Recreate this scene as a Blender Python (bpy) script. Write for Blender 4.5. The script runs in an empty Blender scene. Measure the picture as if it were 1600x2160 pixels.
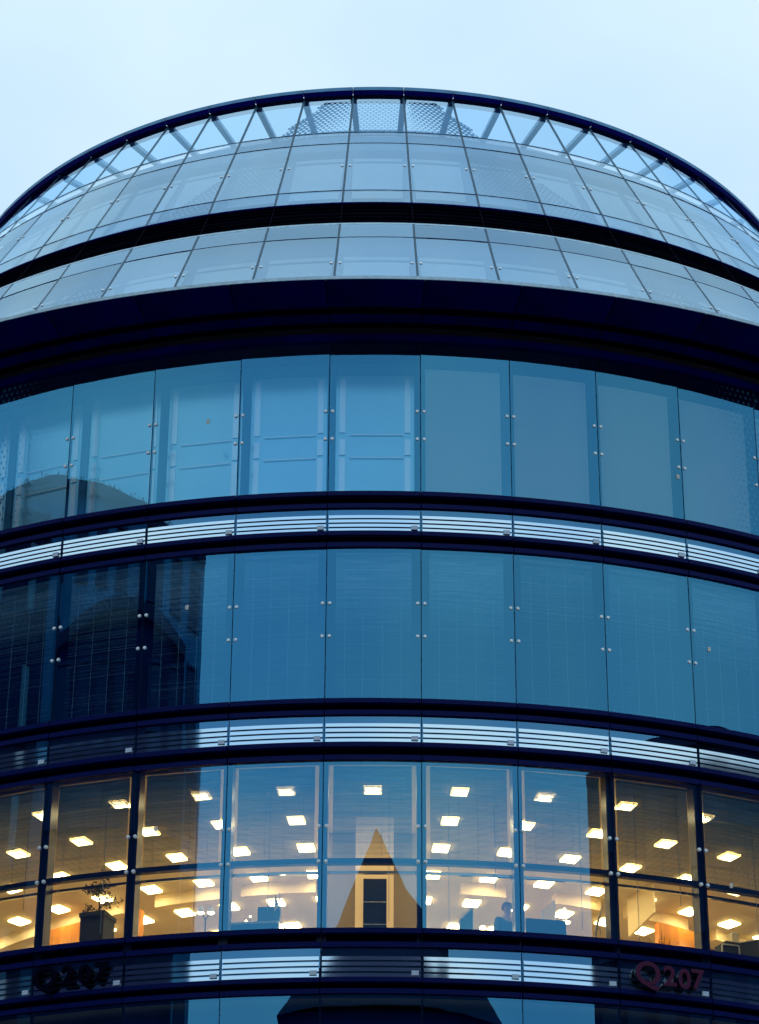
import bpy, bmesh, math, random
from math import sin, cos, pi, radians, atan2, hypot, sqrt
from mathutils import Vector, Matrix
random.seed(7)
SC = bpy.context.scene
COL = SC.collection

# ------------------------------------------------------------------ camera
R = 16.0
D = 3.7211051 * R
EYE = 1.65
PITCH, ROLL, YAW, FPX = 0.497458697, 0.00536968, 0.00053815, 5771.33
cam = bpy.data.cameras.new('camera'); co = bpy.data.objects.new('camera', cam); COL.objects.link(co)
cam.sensor_fit = 'HORIZONTAL'; cam.sensor_width = 36.0
cam.lens = FPX / 1600 * 36.0
cam.clip_start = 0.1; cam.clip_end = 5000
fw = Vector((0, cos(PITCH), sin(PITCH))); eup = Vector((0, -sin(PITCH), cos(PITCH))); ex = Vector((1, 0, 0))
rt = cos(ROLL) * ex + sin(ROLL) * eup; up = -sin(ROLL) * ex + cos(ROLL) * eup
m = Matrix((rt, up, -fw)).transposed().to_4x4()
co.matrix_world = Matrix.Translation((0, -D, EYE)) @ (Matrix.Rotation(-YAW, 4, 'Z') @ m)
SC.camera = co

# ------------------------------------------------------------------ sky, sun, exposure
SUN_EL, SUN_AZ = radians(48), radians(0)          # weak veiled sun behind the building
W = bpy.data.worlds.new('World'); SC.world = W; W.use_nodes = True
nt = W.node_tree; N = nt.nodes; L = nt.links; N.clear()
out = N.new('ShaderNodeOutputWorld'); bg = N.new('ShaderNodeBackground'); bg.inputs['Strength'].default_value = 0.1
sky = N.new('ShaderNodeTexSky'); sky.sky_type = 'NISHITA'; sky.sun_disc = False
sky.sun_elevation = SUN_EL; sky.sun_rotation = SUN_AZ
tc = N.new('ShaderNodeTexCoord')
mp = N.new('ShaderNodeMapping'); mp.inputs['Scale'].default_value = (1, 1, 1.6)
nz = N.new('ShaderNodeTexNoise'); nz.inputs['Scale'].default_value = 2.6; nz.inputs['Detail'].default_value = 5; nz.inputs['Roughness'].default_value = 0.45
rp = N.new('ShaderNodeValToRGB')
rp.color_ramp.elements[0].position = 0.40; rp.color_ramp.elements[0].color = (0.52, 0.79, 1.05, 1)
rp.color_ramp.elements[1].position = 0.62; rp.color_ramp.elements[1].color = (0.76, 0.97, 1.08, 1)
sep = N.new('ShaderNodeSeparateXYZ')
mr = N.new('ShaderNodeMapRange'); mr.inputs['From Min'].default_value = 0.0; mr.inputs['From Max'].default_value = 1.0
mr.inputs['To Min'].default_value = 7.9; mr.inputs['To Max'].default_value = 10.6
vm = N.new('ShaderNodeVectorMath'); vm.operation = 'SCALE'
mx = N.new('ShaderNodeMixRGB'); mx.inputs[0].default_value = 0.94
L.new(tc.outputs['Generated'], mp.inputs[0]); L.new(mp.outputs[0], nz.inputs['Vector']); L.new(nz.outputs[0], rp.inputs[0])
L.new(tc.outputs['Generated'], sep.inputs[0]); L.new(sep.outputs['Z'], mr.inputs['Value'])
L.new(rp.outputs[0], vm.inputs[0]); L.new(mr.outputs[0], vm.inputs['Scale'])
L.new(sky.outputs[0], mx.inputs[1]); L.new(vm.outputs[0], mx.inputs[2]); L.new(mx.outputs[0], bg.inputs['Color']); L.new(bg.outputs[0], out.inputs['Surface'])
sl = bpy.data.lights.new('sun', 'SUN'); sl.energy = 0.5; sl.angle = radians(25); sl.color = (1, 0.96, 0.9)
so = bpy.data.objects.new('sun', sl); COL.objects.link(so)
so.rotation_euler = (-(pi / 2 - SUN_EL), 0, 0); so.location = (0, 80, 120)
vs = SC.view_settings; vs.view_transform = 'Standard'; vs.look = 'None'; vs.exposure = 0.0; vs.gamma = 1.0; vs.use_curve_mapping = False
SC.render.engine = 'CYCLES'
SC.cycles.transparent_max_bounces = 24; SC.cycles.max_bounces = 10; SC.cycles.sample_clamp_indirect = 6
SC.cycles.caustics_reflective = False; SC.cycles.caustics_refractive = False

# ------------------------------------------------------------------ materials
def pbr(name, col, rough=0.5, metal=0.0, spec=0.5, noise=0.0, nscale=4.0, bump=0.0, coord='Object'):
    m = bpy.data.materials.new(name); m.use_nodes = True
    b = m.node_tree.nodes['Principled BSDF']
    b.inputs['Base Color'].default_value = (*col, 1); b.inputs['Roughness'].default_value = rough
    b.inputs['Metallic'].default_value = metal; b.inputs['Specular IOR Level'].default_value = spec
    n = m.node_tree.nodes; l = m.node_tree.links
    if noise or bump:
        t = n.new('ShaderNodeTexCoord'); x = n.new('ShaderNodeTexNoise'); x.inputs['Scale'].default_value = nscale; x.inputs['Detail'].default_value = 6
        l.new(t.outputs[coord], x.inputs['Vector'])
    if noise:
        r = n.new('ShaderNodeValToRGB')
        r.color_ramp.elements[0].position = 0.3; r.color_ramp.elements[0].color = tuple(c * (1 - noise) for c in col) + (1,)
        r.color_ramp.elements[1].position = 0.7; r.color_ramp.elements[1].color = tuple(min(1, c * (1 + noise)) for c in col) + (1,)
        l.new(x.outputs[0], r.inputs[0]); l.new(r.outputs[0], b.inputs['Base Color'])
    if bump:
        u = n.new('ShaderNodeBump'); u.inputs['Strength'].default_value = bump; u.inputs['Distance'].default_value = 0.02
        l.new(x.outputs[0], u.inputs['Height']); l.new(u.outputs[0], b.inputs['Normal'])
    return m

def glass(name, tint, base, trans, rough=0.0, wave=0.0):
    """coated facade glass: mirror part (Schlick) over a tinted clear part"""
    m = bpy.data.materials.new(name); m.use_nodes = True
    n = m.node_tree.nodes; l = m.node_tree.links; n.clear()
    o = n.new('ShaderNodeOutputMaterial'); mix = n.new('ShaderNodeMixShader')
    g = n.new('ShaderNodeBsdfGlossy'); g.inputs['Color'].default_value = (*tint, 1); g.inputs['Roughness'].default_value = rough
    t = n.new('ShaderNodeBsdfTransparent'); t.inputs['Color'].default_value = (*trans, 1)
    lw = n.new('ShaderNodeLayerWeight'); lw.inputs['Blend'].default_value = 0.5
    p = n.new('ShaderNodeMath'); p.operation = 'POWER'; p.inputs[1].default_value = 5
    a = n.new('ShaderNodeMath'); a.operation = 'MULTIPLY_ADD'; a.inputs[1].default_value = 1 - base; a.inputs[2].default_value = base
    l.new(lw.outputs['Facing'], p.inputs[0]); l.new(p.outputs[0], a.inputs[0]); l.new(a.outputs[0], mix.inputs[0])
    l.new(t.outputs[0], mix.inputs[1]); l.new(g.outputs[0], mix.inputs[2]); l.new(mix.outputs[0], o.inputs['Surface'])
    oi = n.new('ShaderNodeObjectInfo'); hv = n.new('ShaderNodeHueSaturation'); hv.inputs['Color'].default_value = (*tint, 1)
    ma = n.new('ShaderNodeMapRange'); ma.inputs['To Min'].default_value = 0.90; ma.inputs['To Max'].default_value = 1.10
    l.new(oi.outputs['Random'], ma.inputs['Value']); l.new(ma.outputs[0], hv.inputs['Value']); l.new(hv.outputs[0], g.inputs['Color'])
    if wave:
        tc = n.new('ShaderNodeTexCoord'); x = n.new('ShaderNodeTexNoise'); x.inputs['Scale'].default_value = 0.9; x.inputs['Detail'].default_value = 2
        u = n.new('ShaderNodeBump'); u.inputs['Strength'].default_value = wave; u.inputs['Distance'].default_value = 0.02
        l.new(tc.outputs['Object'], x.inputs['Vector']); l.new(x.outputs[0], u.inputs['Height']); l.new(u.outputs[0], g.inputs['Normal'])
    return m

def clear(name):
    m = bpy.data.materials.new(name); m.use_nodes = True
    n = m.node_tree.nodes; l = m.node_tree.links; n.clear()
    o = n.new('ShaderNodeOutputMaterial'); t = n.new('ShaderNodeBsdfTransparent'); l.new(t.outputs[0], o.inputs['Surface'])
    return m

def emit(name, col, s):
    m = bpy.data.materials.new(name); m.use_nodes = True
    n = m.node_tree.nodes; l = m.node_tree.links; n.clear()
    o = n.new('ShaderNodeOutputMaterial'); e = n.new('ShaderNodeEmission')
    e.inputs['Color'].default_value = (*col, 1); e.inputs['Strength'].default_value = s; l.new(e.outputs[0], o.inputs['Surface'])
    return m

def streaky(name, c0, c1, rough, sx, sz):
    """brushed or woven surface: fine horizontal streaks"""
    m = pbr(name, c0, rough)
    n = m.node_tree.nodes; l = m.node_tree.links; b = n['Principled BSDF']
    t = n.new('ShaderNodeTexCoord'); mp = n.new('ShaderNodeMapping'); mp.inputs['Scale'].default_value = (sx, sx, sz)
    x = n.new('ShaderNodeTexNoise'); x.inputs['Scale'].default_value = 1; x.inputs['Detail'].default_value = 5
    r = n.new('ShaderNodeValToRGB'); r.color_ramp.elements[0].color = (*c0, 1); r.color_ramp.elements[1].color = (*c1, 1)
    r.color_ramp.elements[0].position = 0.35; r.color_ramp.elements[1].position = 0.65
    l.new(t.outputs['Object'], mp.inputs[0]); l.new(mp.outputs[0], x.inputs['Vector']); l.new(x.outputs[0], r.inputs[0]); l.new(r.outputs[0], b.inputs['Base Color'])
    return m

M = {}
M['glass'] = glass('facade_glass', (0.13, 0.565, 0.94), 0.31, (0.84, 0.90, 0.93), wave=0.03)
M['roof_glass'] = glass('roof_glass', (0.58, 0.80, 0.96), 0.44, (0.86, 0.90, 0.94), wave=0.03)
M['crown_glass'] = glass('crown_glass', (0.42, 0.72, 0.98), 0.22, (0.60, 0.80, 0.95), wave=0.03)
M['spandrel_glass'] = glass('spandrel_glass', (0.18, 0.52, 0.90), 0.36, (0.55, 0.66, 0.75), wave=0.02)
M['clear'] = clear('clear_inner_face')
M['edge'] = pbr('glass_edge', (0.004, 0.03, 0.07), 0.25)
M['navy'] = pbr('navy_cladding', (0.0015, 0.0015, 0.11), 0.55, spec=0.03, noise=0.3, nscale=1.5)
M['navy_dark'] = pbr('navy_recess', (0.0006, 0.0007, 0.010), 0.7, spec=0.03)  # darker navy for recesses and grooves, their shade put into the colour
M['lip'] = pbr('navy_lip', (0.001, 0.006, 0.085), 0.4, spec=0.08)
M['seal'] = pbr('black_seal', (0.001, 0.012, 0.060), 0.5, spec=0.1)
M['roof_seal'] = pbr('teal_seal', (0.012, 0.075, 0.13), 0.45)
M['steel'] = pbr('polished_steel', (0.93, 0.95, 0.97), 0.5, metal=0.5)
M['lip_alu'] = pbr('aluminium_lip', (0.48, 0.62, 0.70), 0.45, metal=0.4, noise=0.15, nscale=9)
M['slat'] = pbr('bright_slat', (0.66, 0.82, 0.94), 0.05, metal=1.0)
M['clip'] = pbr('pale_clip', (0.66, 0.75, 0.88), 0.4)
M['spandrel_back'] = pbr('spandrel_back', (0.10, 0.20, 0.30), 0.6, spec=0.1)
M['rim'] = pbr('rim_metal', (0.08, 0.26, 0.46), 0.5, noise=0.25, nscale=3)
M['strut'] = pbr('pale_steel', (0.66, 0.74, 0.86), 0.5)
M['lining'] = pbr('tier_lining', (0.17, 0.28, 0.44), 0.6, noise=0.08, nscale=0.8)
M['lining_panel'] = pbr('tier_panel', (0.56, 0.72, 0.80), 0.5, noise=0.10, nscale=0.9)
M['stress_mesh'] = pbr('stress_mesh_grey', (0.06, 0.11, 0.19), 0.6, spec=0.2)
M['inner_frame'] = pbr('inner_frame', (0.05, 0.22, 0.34), 0.6, spec=0.2)
M['inner_jamb'] = pbr('inner_jamb', (0.80, 0.95, 0.97), 0.2, metal=0.6)
M['inner_glass'] = pbr('inner_pane', (0.40, 0.79, 0.90), 0.16, metal=0.5, noise=0.06, nscale=0.7)
M['rail'] = pbr('pale_rail', (0.94, 0.97, 0.98), 0.25, metal=0.6)
M['roller'] = pbr('roller_blind', (0.44, 0.44, 0.38), 0.8, noise=0.06, nscale=0.5)
M['blind_dark'] = streaky('venetian_grey', (0.06, 0.34, 0.54), (0.52, 0.80, 0.92), 0.5, 1.5, 60)
M['blind'] = streaky('venetian_light', (0.05, 0.16, 0.28), (0.16, 0.32, 0.45), 0.5, 1.5, 60)
M['post'] = pbr('navy_post', (0.001, 0.012, 0.055), 0.35, spec=0.25)
M['ceiling'] = pbr('ceiling_board', (0.68, 0.59, 0.44), 0.8, noise=0.05, nscale=1.0)
M['floor'] = pbr('carpet', (0.54, 0.46, 0.33), 0.9)
M['slab'] = pbr('slab', (0.02, 0.025, 0.04), 0.8)
M['cream'] = pbr('cream_board', (0.85, 0.70, 0.46), 0.7)
M['orange'] = streaky('orange_timber', (0.62, 0.22, 0.035), (0.80, 0.33, 0.06), 0.22, 6, 0.6)
M['core'] = pbr('core_wall', (0.30, 0.25, 0.19), 0.8)
M['dimming_brown'] = pbr('dimming_brown', (0.34, 0.30, 0.25), 0.5)
M['dark_panel'] = pbr('dark_door', (0.012, 0.03, 0.07), 0.3)
def diffuser(name, s):
    m = emit(name, (1, 0.8, 0.45), s); n = m.node_tree.nodes; l = m.node_tree.links; e = n['Emission']
    t = n.new('ShaderNodeTexCoord'); q = n.new('ShaderNodeSeparateXYZ'); l.new(t.outputs['Object'], q.inputs[0])
    a = []
    for ax, h in (('X', 0.15), ('Y', 0.165)):
        b = n.new('ShaderNodeMath'); b.operation = 'ABSOLUTE'; l.new(q.outputs[ax], b.inputs[0])
        c = n.new('ShaderNodeMath'); c.operation = 'DIVIDE'; c.inputs[1].default_value = h; l.new(b.outputs[0], c.inputs[0]); a.append(c)
    mxx = n.new('ShaderNodeMath'); mxx.operation = 'MAXIMUM'; l.new(a[0].outputs[0], mxx.inputs[0]); l.new(a[1].outputs[0], mxx.inputs[1])
    r_ = n.new('ShaderNodeValToRGB'); r_.color_ramp.elements[0].position = 0.62; r_.color_ramp.elements[0].color = (1, 0.80, 0.38, 1)
    r_.color_ramp.elements[1].position = 1.0; r_.color_ramp.elements[1].color = (0.085, 0.042, 0.008, 1)
    l.new(mxx.outputs[0], r_.inputs[0]); l.new(r_.outputs[0], e.inputs['Color']); return m
M['lamp'] = diffuser('warm_light_panel', 58.0); M['lamp_dim'] = diffuser('dim_light_panel', 8.0); M['lamp_side'] = emit('light_panel_edge', (1.0, 0.66, 0.20), 16.0)
M['glow_cream'] = pbr('self_glow_cream', (0.85, 0.66, 0.40), 0.6)
_b = M['glow_cream'].node_tree.nodes['Principled BSDF']; _b.inputs['Emission Color'].default_value = (1.0, 0.58, 0.20, 1); _b.inputs['Emission Strength'].default_value = 0.62  # emission put into the cladding so the column looks brightly lit
M['bulb'] = emit('warm_bulb', (1.0, 0.75, 0.36), 22.0)
M['trim'] = pbr('lamp_trim', (0.6, 0.55, 0.42), 0.15, metal=0.9)
M['black'] = pbr('black_plastic', (0.012, 0.014, 0.02), 0.4)
M['charcoal'] = pbr('charcoal_fabric', (0.04, 0.055, 0.07), 0.9)
M['white'] = pbr('white_plastic', (0.75, 0.72, 0.66), 0.5)
M['leaf'] = pbr('dark_leaf', (0.03, 0.05, 0.025), 0.6)
M['bark'] = pbr('bark', (0.05, 0.035, 0.025), 0.9)
M['skin'] = pbr('skin', (0.55, 0.33, 0.24), 0.6)
M['hair'] = pbr('brown_hair', (0.16, 0.08, 0.04), 0.7)
M['shirt'] = pbr('dark_teal_jumper', (0.05, 0.085, 0.10), 0.9)
M['trousers'] = pbr('dark_trousers', (0.015, 0.018, 0.03), 0.9)
M['sign'] = pbr('magenta_letter', (0.08, 0.005, 0.042), 0.5, spec=0.2)
M['sign_side'] = pbr('letter_return', (0.001, 0.002, 0.016), 0.4, spec=0.2)
M['stone'] = pbr('grey_stone', (0.010, 0.028, 0.085), 0.85, noise=0.35, nscale=0.25, bump=0.3)
M['pale_stone'] = streaky('blue_panelled_wall', (0.012, 0.12, 0.24), (0.03, 0.22, 0.36), 0.6, 0.35, 0.03)
M['glint_glass'] = pbr('glint_window', (0.05, 0.08, 0.11), 0.08, spec=1.6)
M['brick'] = pbr('dark_navy_wall', (0.003, 0.008, 0.050), 0.9, noise=0.3, nscale=0.4)
M['far_glass'] = pbr('far_window', (0.004, 0.02, 0.07), 0.12, spec=0.3)
M['slate'] = pbr('slate_roof', (0.003, 0.008, 0.045), 0.8, noise=0.3, nscale=0.5)
M['paving'] = pbr('granite_paving', (0.20, 0.20, 0.21), 0.8, noise=0.3, nscale=0.6)
M['asphalt'] = pbr('asphalt', (0.05, 0.05, 0.055), 0.9, noise=0.2, nscale=2)

# ------------------------------------------------------------------ helpers
TH0 = -0.00449832
P6 = radians(6)
def ang(k): return k * P6 + TH0
def pol(r, th, z): return Vector((r * sin(th), -r * cos(th), z))

class MB:
    def __init__(s): s.v = []; s.f = []; s.mi = []; s.sm = []
    def quad(s, pts, mi=0, smooth=False):
        b = len(s.v); s.v += [tuple(p) for p in pts]; s.f.append(tuple(range(b, b + len(pts)))); s.mi.append(mi); s.sm.append(smooth)
    def grid(s, rows, mi=0, smooth=True, flip=False):
        """rows: list of equally long point lists, shared vertices"""
        b = len(s.v); n = len(rows[0])
        for r in rows: s.v += [tuple(p) for p in r]
        for i in range(len(rows) - 1):
            for j in range(n - 1):
                q = (b + i * n + j, b + i * n + j + 1, b + (i + 1) * n + j + 1, b + (i + 1) * n + j)
                s.f.append(q[::-1] if flip else q); s.mi.append(mi); s.sm.append(smooth)
    def box(s, x0, x1, y0, y1, z0, z1, mi=0, mat=None):
        c = [Vector((x, y, z)) for z in (z0, z1) for y in (y0, y1) for x in (x0, x1)]
        if mat is not None: c = [mat @ p for p in c]
        for f in ((0, 2, 3, 1), (4, 5, 7, 6), (0, 1, 5, 4), (2, 6, 7, 3), (0, 4, 6, 2), (1, 3, 7, 5)):
            s.quad([c[i] for i in f], mi)
    def bar(s, p0, p1, w, h, mi=0, upv=(0, 0, 1)):
        p0 = Vector(p0); p1 = Vector(p1); d = (p1 - p0); ln = d.length; d.normalize()
        sd = d.cross(Vector(upv))
        if sd.length < 1e-4: sd = d.cross(Vector((0, 1, 0)))
        sd.normalize(); u = sd.cross(d)
        mt = Matrix((sd, d, u)).transposed().to_4x4(); mt.translation = p0
        s.box(-w / 2, w / 2, 0, ln, -h / 2, h / 2, mi, mt)
    def tube(s, pts, rad, n=8, mi=0, cap=True):
        rings = []
        for i, p in enumerate(pts):
            p = Vector(p); a = Vector(pts[max(0, i - 1)]); c = Vector(pts[min(len(pts) - 1, i + 1)]); d = (c - a).normalized()
            sd = d.cross(Vector((0.123, 0.31, 0.94)))
            if sd.length < 0.05: sd = d.cross(Vector((1, 0, 0)))
            sd.normalize(); u = sd.cross(d); r = rad[i] if isinstance(rad, (list, tuple)) else rad
            rings.append([p + r * (cos(2 * pi * j / n) * sd + sin(2 * pi * j / n) * u) for j in range(n + 1)])
        s.grid(rings, mi, True, flip=True)
        if cap:
            s.quad(rings[0][:-1], mi); s.quad(rings[-1][:-1][::-1], mi)
    def revolve(s, prof, a0=-pi, a1=pi, n=180, mi=0, off=(0, 0, 0), smooth=True, flip=False):
        """prof: (r,z) points, outside to the left when going down; each strip sharp against the next"""
        o = Vector(off)
        for (r0, z0), (r1, z1) in zip(prof[:-1], prof[1:]):
            top = [pol(r0, a0 + (a1 - a0) * i / n, z0) + o for i in range(n + 1)]
            bot = [pol(r1, a0 + (a1 - a0) * i / n, z1) + o for i in range(n + 1)]
            s.grid([bot, top], mi, smooth, flip)
    def mesh(s, name, mats):
        me = bpy.data.meshes.new(name); me.from_pydata(s.v, [], s.f)
        for mt in mats: me.materials.append(mt)
        for p, mi, sm in zip(me.polygons, s.mi, s.sm): p.material_index = mi; p.use_smooth = sm
        me.update(); return me

def link(name, me, parent=None, loc=(0, 0, 0), rot=(0, 0, 0)):
    o = bpy.data.objects.new(name, me); COL.objects.link(o)
    o.location = loc; o.rotation_euler = rot
    if parent is not None: o.parent = parent
    return o
def build(name, mb, mats, parent=None, loc=(0, 0, 0), rot=(0, 0, 0)):
    return link(name, mb.mesh(name, mats if isinstance(mats, (list, tuple)) else [mats]), parent, loc, rot)
def thing(name, label, cat, loc=(0, 0, 0), rotz=0, group=None):
    o = bpy.data.objects.new(name, None); COL.objects.link(o); o.empty_display_size = 0.3
    o.location = loc; o.rotation_euler = (0, 0, rotz); o['label'] = label; o['category'] = cat
    if group: o['group'] = group
    return o
def tag(o, label, cat, group=None):
    o['label'] = label; o['category'] = cat
    if group: o['group'] = group
    return o
def struct(o): o['kind'] = 'structure'; return o
def stuff(o): o['kind'] = 'stuff'; return o

def pane_mesh(name, r0, z0, r1, z1, half, mat_front, thick=0.024, gap=0.016, nseg=6, piv=None):
    """a curved, conical glass pane (bottom r0,z0 to top r1,z1) centred on angle 0; coordinates relative to its pivot"""
    pr, pz = piv; mb = MB(); o = pol(pr, 0, pz)
    L0 = hypot(r1 - r0, z1 - z0); nr, nzv = (z1 - z0) / L0, -(r1 - r0) / L0     # outward normal in (r,z)
    g = gap / 2; dz = g / L0
    def P(a, t, dep):
        r = r0 + (r1 - r0) * t - nr * dep; z = z0 + (z1 - z0) * t - nzv * dep
        hw = half - g / r
        return pol(r, a * hw, z) - o
    A = [-1 + 2 * i / nseg for i in range(nseg + 1)]; T = (dz, 0.5, 1 - dz)
    mb.grid([[P(a, t, 0) for a in A] for t in T], 0, True)
    mb.grid([[P(a, t, thick) for a in A] for t in T], 1, True, flip=True)
    for t in (T[0], T[-1]):
        mb.grid([[P(a, t, thick) for a in A], [P(a, t, 0) for a in A]], 2, False, flip=(t == T[-1]))
    for a in (-1, 1):
        mb.grid([[P(a, t, 0) for t in T], [P(a, t, thick) for t in T]], 2, False, flip=(a == 1))
    return mb.mesh(name, [mat_front, M['clear'], M['edge']])

def at_bay(name, me, parent, k, piv, jit=0.0):
    r, z = piv; th = ang(k)
    return link(name, me, parent, pol(r, th, z), (random.gauss(0, jit), 0, th + random.gauss(0, jit)))

# ------------------------------------------------------------------ ground
mb = MB(); n = 96
mb.quad([pol(1500, 2 * pi * i / n, 0) for i in range(n)])
struct(build('ground', mb, M['paving']))
mb = MB(); mb.box(-400, 400, -56, -47, 0.001, 0.005)
struct(build('road', mb, M['asphalt']))
mb = MB(); mb.box(-400, 400, -46.9, -46.6, 0.0, 0.12); mb.box(-400, 400, -56.4, -56.1, 0.0, 0.12)
struct(build('kerb', mb, M['stone']))

# ------------------------------------------------------------------ the round building
B = thing('office_building', 'round blue glass office building with stepped glass roof and one lit floor', 'building')
K = range(-8, 9)          # bays of the drum built pane by pane
KR = range(-13, 14)       # bays of the roof built pane by pane
ROWS = [(25.70, 28.95), (21.57, 24.56), (17.36, 20.41), (13.20, 16.22)]     # window rows, top to bottom
BANDS = [(24.56, 25.70), (20.41, 21.57), (16.22, 17.36), (12.06, 13.20)]    # floor bands between them
SPAN = [(24.88, 25.36), (20.74, 21.26), (16.50, 17.03), (12.35, 12.90)]

# floor bands: two dark flanged rings with the louvred glass strip between them
def flange(z0, z1, a0, a1, n):
    h = z1 - z0; lip = min(0.09, h * 0.3)
    mb = MB()
    mb.revolve([(15.80, z1), (16.07, z1 - 0.004), (16.07, z1 - lip), (15.93, z1 - lip)], mi=1, a0=a0, a1=a1, n=n)
    mb.revolve([(15.93, z1 - lip), (15.93, z0 + lip)], mi=0, a0=a0, a1=a1, n=n)
    mb.revolve([(15.93, z0 + lip), (16.05, z0 + lip), (16.05, z0), (15.80, z0)], mi=1, a0=a0, a1=a1, n=n)
    return mb
for (b0, b1), (s0, s1) in zip(BANDS, SPAN):
    for fa, fb_ in ((s1, b1), (b0, s0)):
        fm = flange(fa, fb_, -P6 / 2 + 0.0005, P6 / 2 - 0.0005, 4).mesh('band_panel', [M['navy_dark'], M['lip']])
        for k in K: link('band_panel', fm, B, (random.gauss(0, .0015), random.gauss(0, .0015), random.gauss(0, .0015)), (0, 0, ang(k)))
        build('floor_band', flange(fa, fb_, ang(8.5), ang(51.5), 130), [M['navy_dark'], M['lip']], B)
        mb = MB(); mb.revolve([(15.91, fb_ + .01), (15.91, fa - .01)]); build('band_core', mb, M['navy_dark'], B)
    mb = MB(); mb.revolve([(15.86, s1 + 0.05), (15.86, s0 - 0.05)]); build('spandrel_backing', mb, M['spandrel_back'], B)

# floor slabs
for z0, z1, rr in ((24.7, 25.6, 15.6), (20.47, 21.5, 15.6), (16.3, 16.75, 15.75), (12.2, 13.1, 15.6), (28.97, 29.3, 15.9)):
    mb = MB(); c = 120
    mb.revolve([(rr, z1), (rr, z0)], n=c)
    mb.quad([pol(rr, 2 * pi * i / c, z1) for i in range(c)]); mb.quad([pol(rr, 2 * pi * i / c, z0) for i in range(c)][::-1])
    build('floor_slab', mb, M['floor'] if z0 == 16.3 else M['slab'], B)

# window panes
JIT = 0.0016
for ri, (z0, z1) in enumerate(ROWS):
    zc = (z0 + z1) / 2; piv = (16.0, zc)
    me = pane_mesh('window_pane', 16, z0, 16, z1, P6 / 2, M['glass'], piv=piv)
    for k in K: at_bay('window_pane', me, B, k, piv, JIT)
    sb = MB(); sb.box(-0.016, 0.016, -0.002, 0.05, z0 - zc, z1 - zc); sm = sb.mesh('joint_seal', [M['seal']])
    for k in range(-9, 9): link('joint_seal', sm, B, pol(15.985, ang(k + 0.5), zc), (0, 0, ang(k + 0.5)))
# spandrel panes with polished slats
for (s0, s1), tdeg in zip(SPAN[:3], (2.2, 0.7, 0.5)):
    zc = (s0 + s1) / 2; piv = (16.0, zc); h = s1 - s0
    me = pane_mesh('spandrel_pane', 16, s0, 16, s1, P6 / 2, M['spandrel_glass'], piv=piv)
    sl_h = h * 0.120; tl = radians(tdeg)
    mb = MB(); hw = P6 / 2 - 0.0016
    A = [-hw + 2 * hw * i / 6 for i in range(7)]; o = pol(16.0, 0, 0)
    r_b, r_t = 16.030, 16.030 - sl_h * math.tan(tl)
    mb.grid([[pol(r_b, a, -sl_h / 2) - o for a in A], [pol(r_t, a, sl_h / 2) - o for a in A]], 0, True)
    mb.grid([[pol(r_b - .004, a, -sl_h / 2) - o for a in A], [pol(r_t - .004, a, sl_h / 2) - o for a in A]], 0, True, flip=True)
    mb.grid([[pol(r_b - .004, a, -sl_h / 2) - o for a in A], [pol(r_b, a, -sl_h / 2) - o for a in A]], 0, False)
    mb.grid([[pol(r_t, a, sl_h / 2) - o for a in A], [pol(r_t - .004, a, sl_h / 2) - o for a in A]], 0, False)
    slm = mb.mesh('louvre_slat', [M['slat']])
    cb = MB(); cb.box(-0.06, 0.06, -0.018, 0.0, -0.04, 0.04); cm = cb.mesh('clip', [M['clip']])
    for k in K:
        p = at_bay('spandrel_pane', me, B, k, piv, JIT)
        for i in range(4):
            link('louvre_slat', slm, p, (0, 0, -h / 2 + h * (0.075 + 0.185 * i)))
        link('clip', cm, p, (0.72, -0.02, -h / 2 + 0.075))
    sb = MB(); sb.box(-0.012, 0.012, -0.002, 0.05, s0 - zc, s1 - zc); sm = sb.mesh('spandrel_seal', [M['seal']])
    for k in range(-9, 9): link('spandrel_seal', sm, B, pol(15.985, ang(k + 0.5), zc), (0, 0, ang(k + 0.5)))
# the same facade round the back and down to the street, joined
mb = MB()
def ring_pane(mb, k, z0, z1):
    A = [ang(k) + (P6 / 2 - 0.0008) * t for t in (-1, -0.33, 0.33, 1)]
    mb.grid([[pol(16, a, z0 + .01) for a in A], [pol(16, a, z1 - .01) for a in A]], 0, True)
for k in range(9, 52):
    for z0, z1 in ROWS + SPAN[:3]: ring_pane(mb, k, z0, z1)
lower = [(9.05, 12.06), (4.9, 7.9), (0.4, 3.75)]
for k in range(60):
    for z0, z1 in lower + [SPAN[3]]: ring_pane(mb, k, z0, z1)
stuff(build('facade_glazing', mb, M['glass'], B))
mb = MB()
for z0, z1 in ((7.9, 9.05), (3.75, 4.9), (0.0, 0.4)): mb.revolve([(15.8, z1), (16.06, z1), (16.06, z0), (15.8, z0)])
build('lower_band', mb, M['navy'], B)
mb = MB(); mb.revolve([(15.45, 16.1), (15.45, 0.02)], n=120); build('lower_blind', mb, M['navy'], B)

# steel point fixings on the joints
mb = MB(); n = 14
for (ra, ya), (rb, yb) in zip([(0.034, 0.03), (0.034, -0.010), (0.027, -0.020)], [(0.034, -0.010), (0.027, -0.020), (0.0, -0.022)]):
    mb.grid([[Vector((ra * cos(2 * pi * i / n), ya, ra * sin(2 * pi * i / n))) for i in range(n + 1)],
             [Vector((rb * cos(2 * pi * i / n), yb, rb * sin(2 * pi * i / n))) for i in range(n + 1)]], 0, True)
fx = mb.mesh('glass_fixing', [M['steel']])
FIXZ = [(27.42, 26.83), (23.45, 22.80), (19.20, 18.56)]
for za, zb in FIXZ:
    for k in range(-7, 7):
        for z in (za, zb):
            for s in (-1, 1):
                th = ang(k + 0.5) + s * 0.0040; link('glass_fixing', fx, B, pol(16.0, th, z), (0, 0, th))

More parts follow.
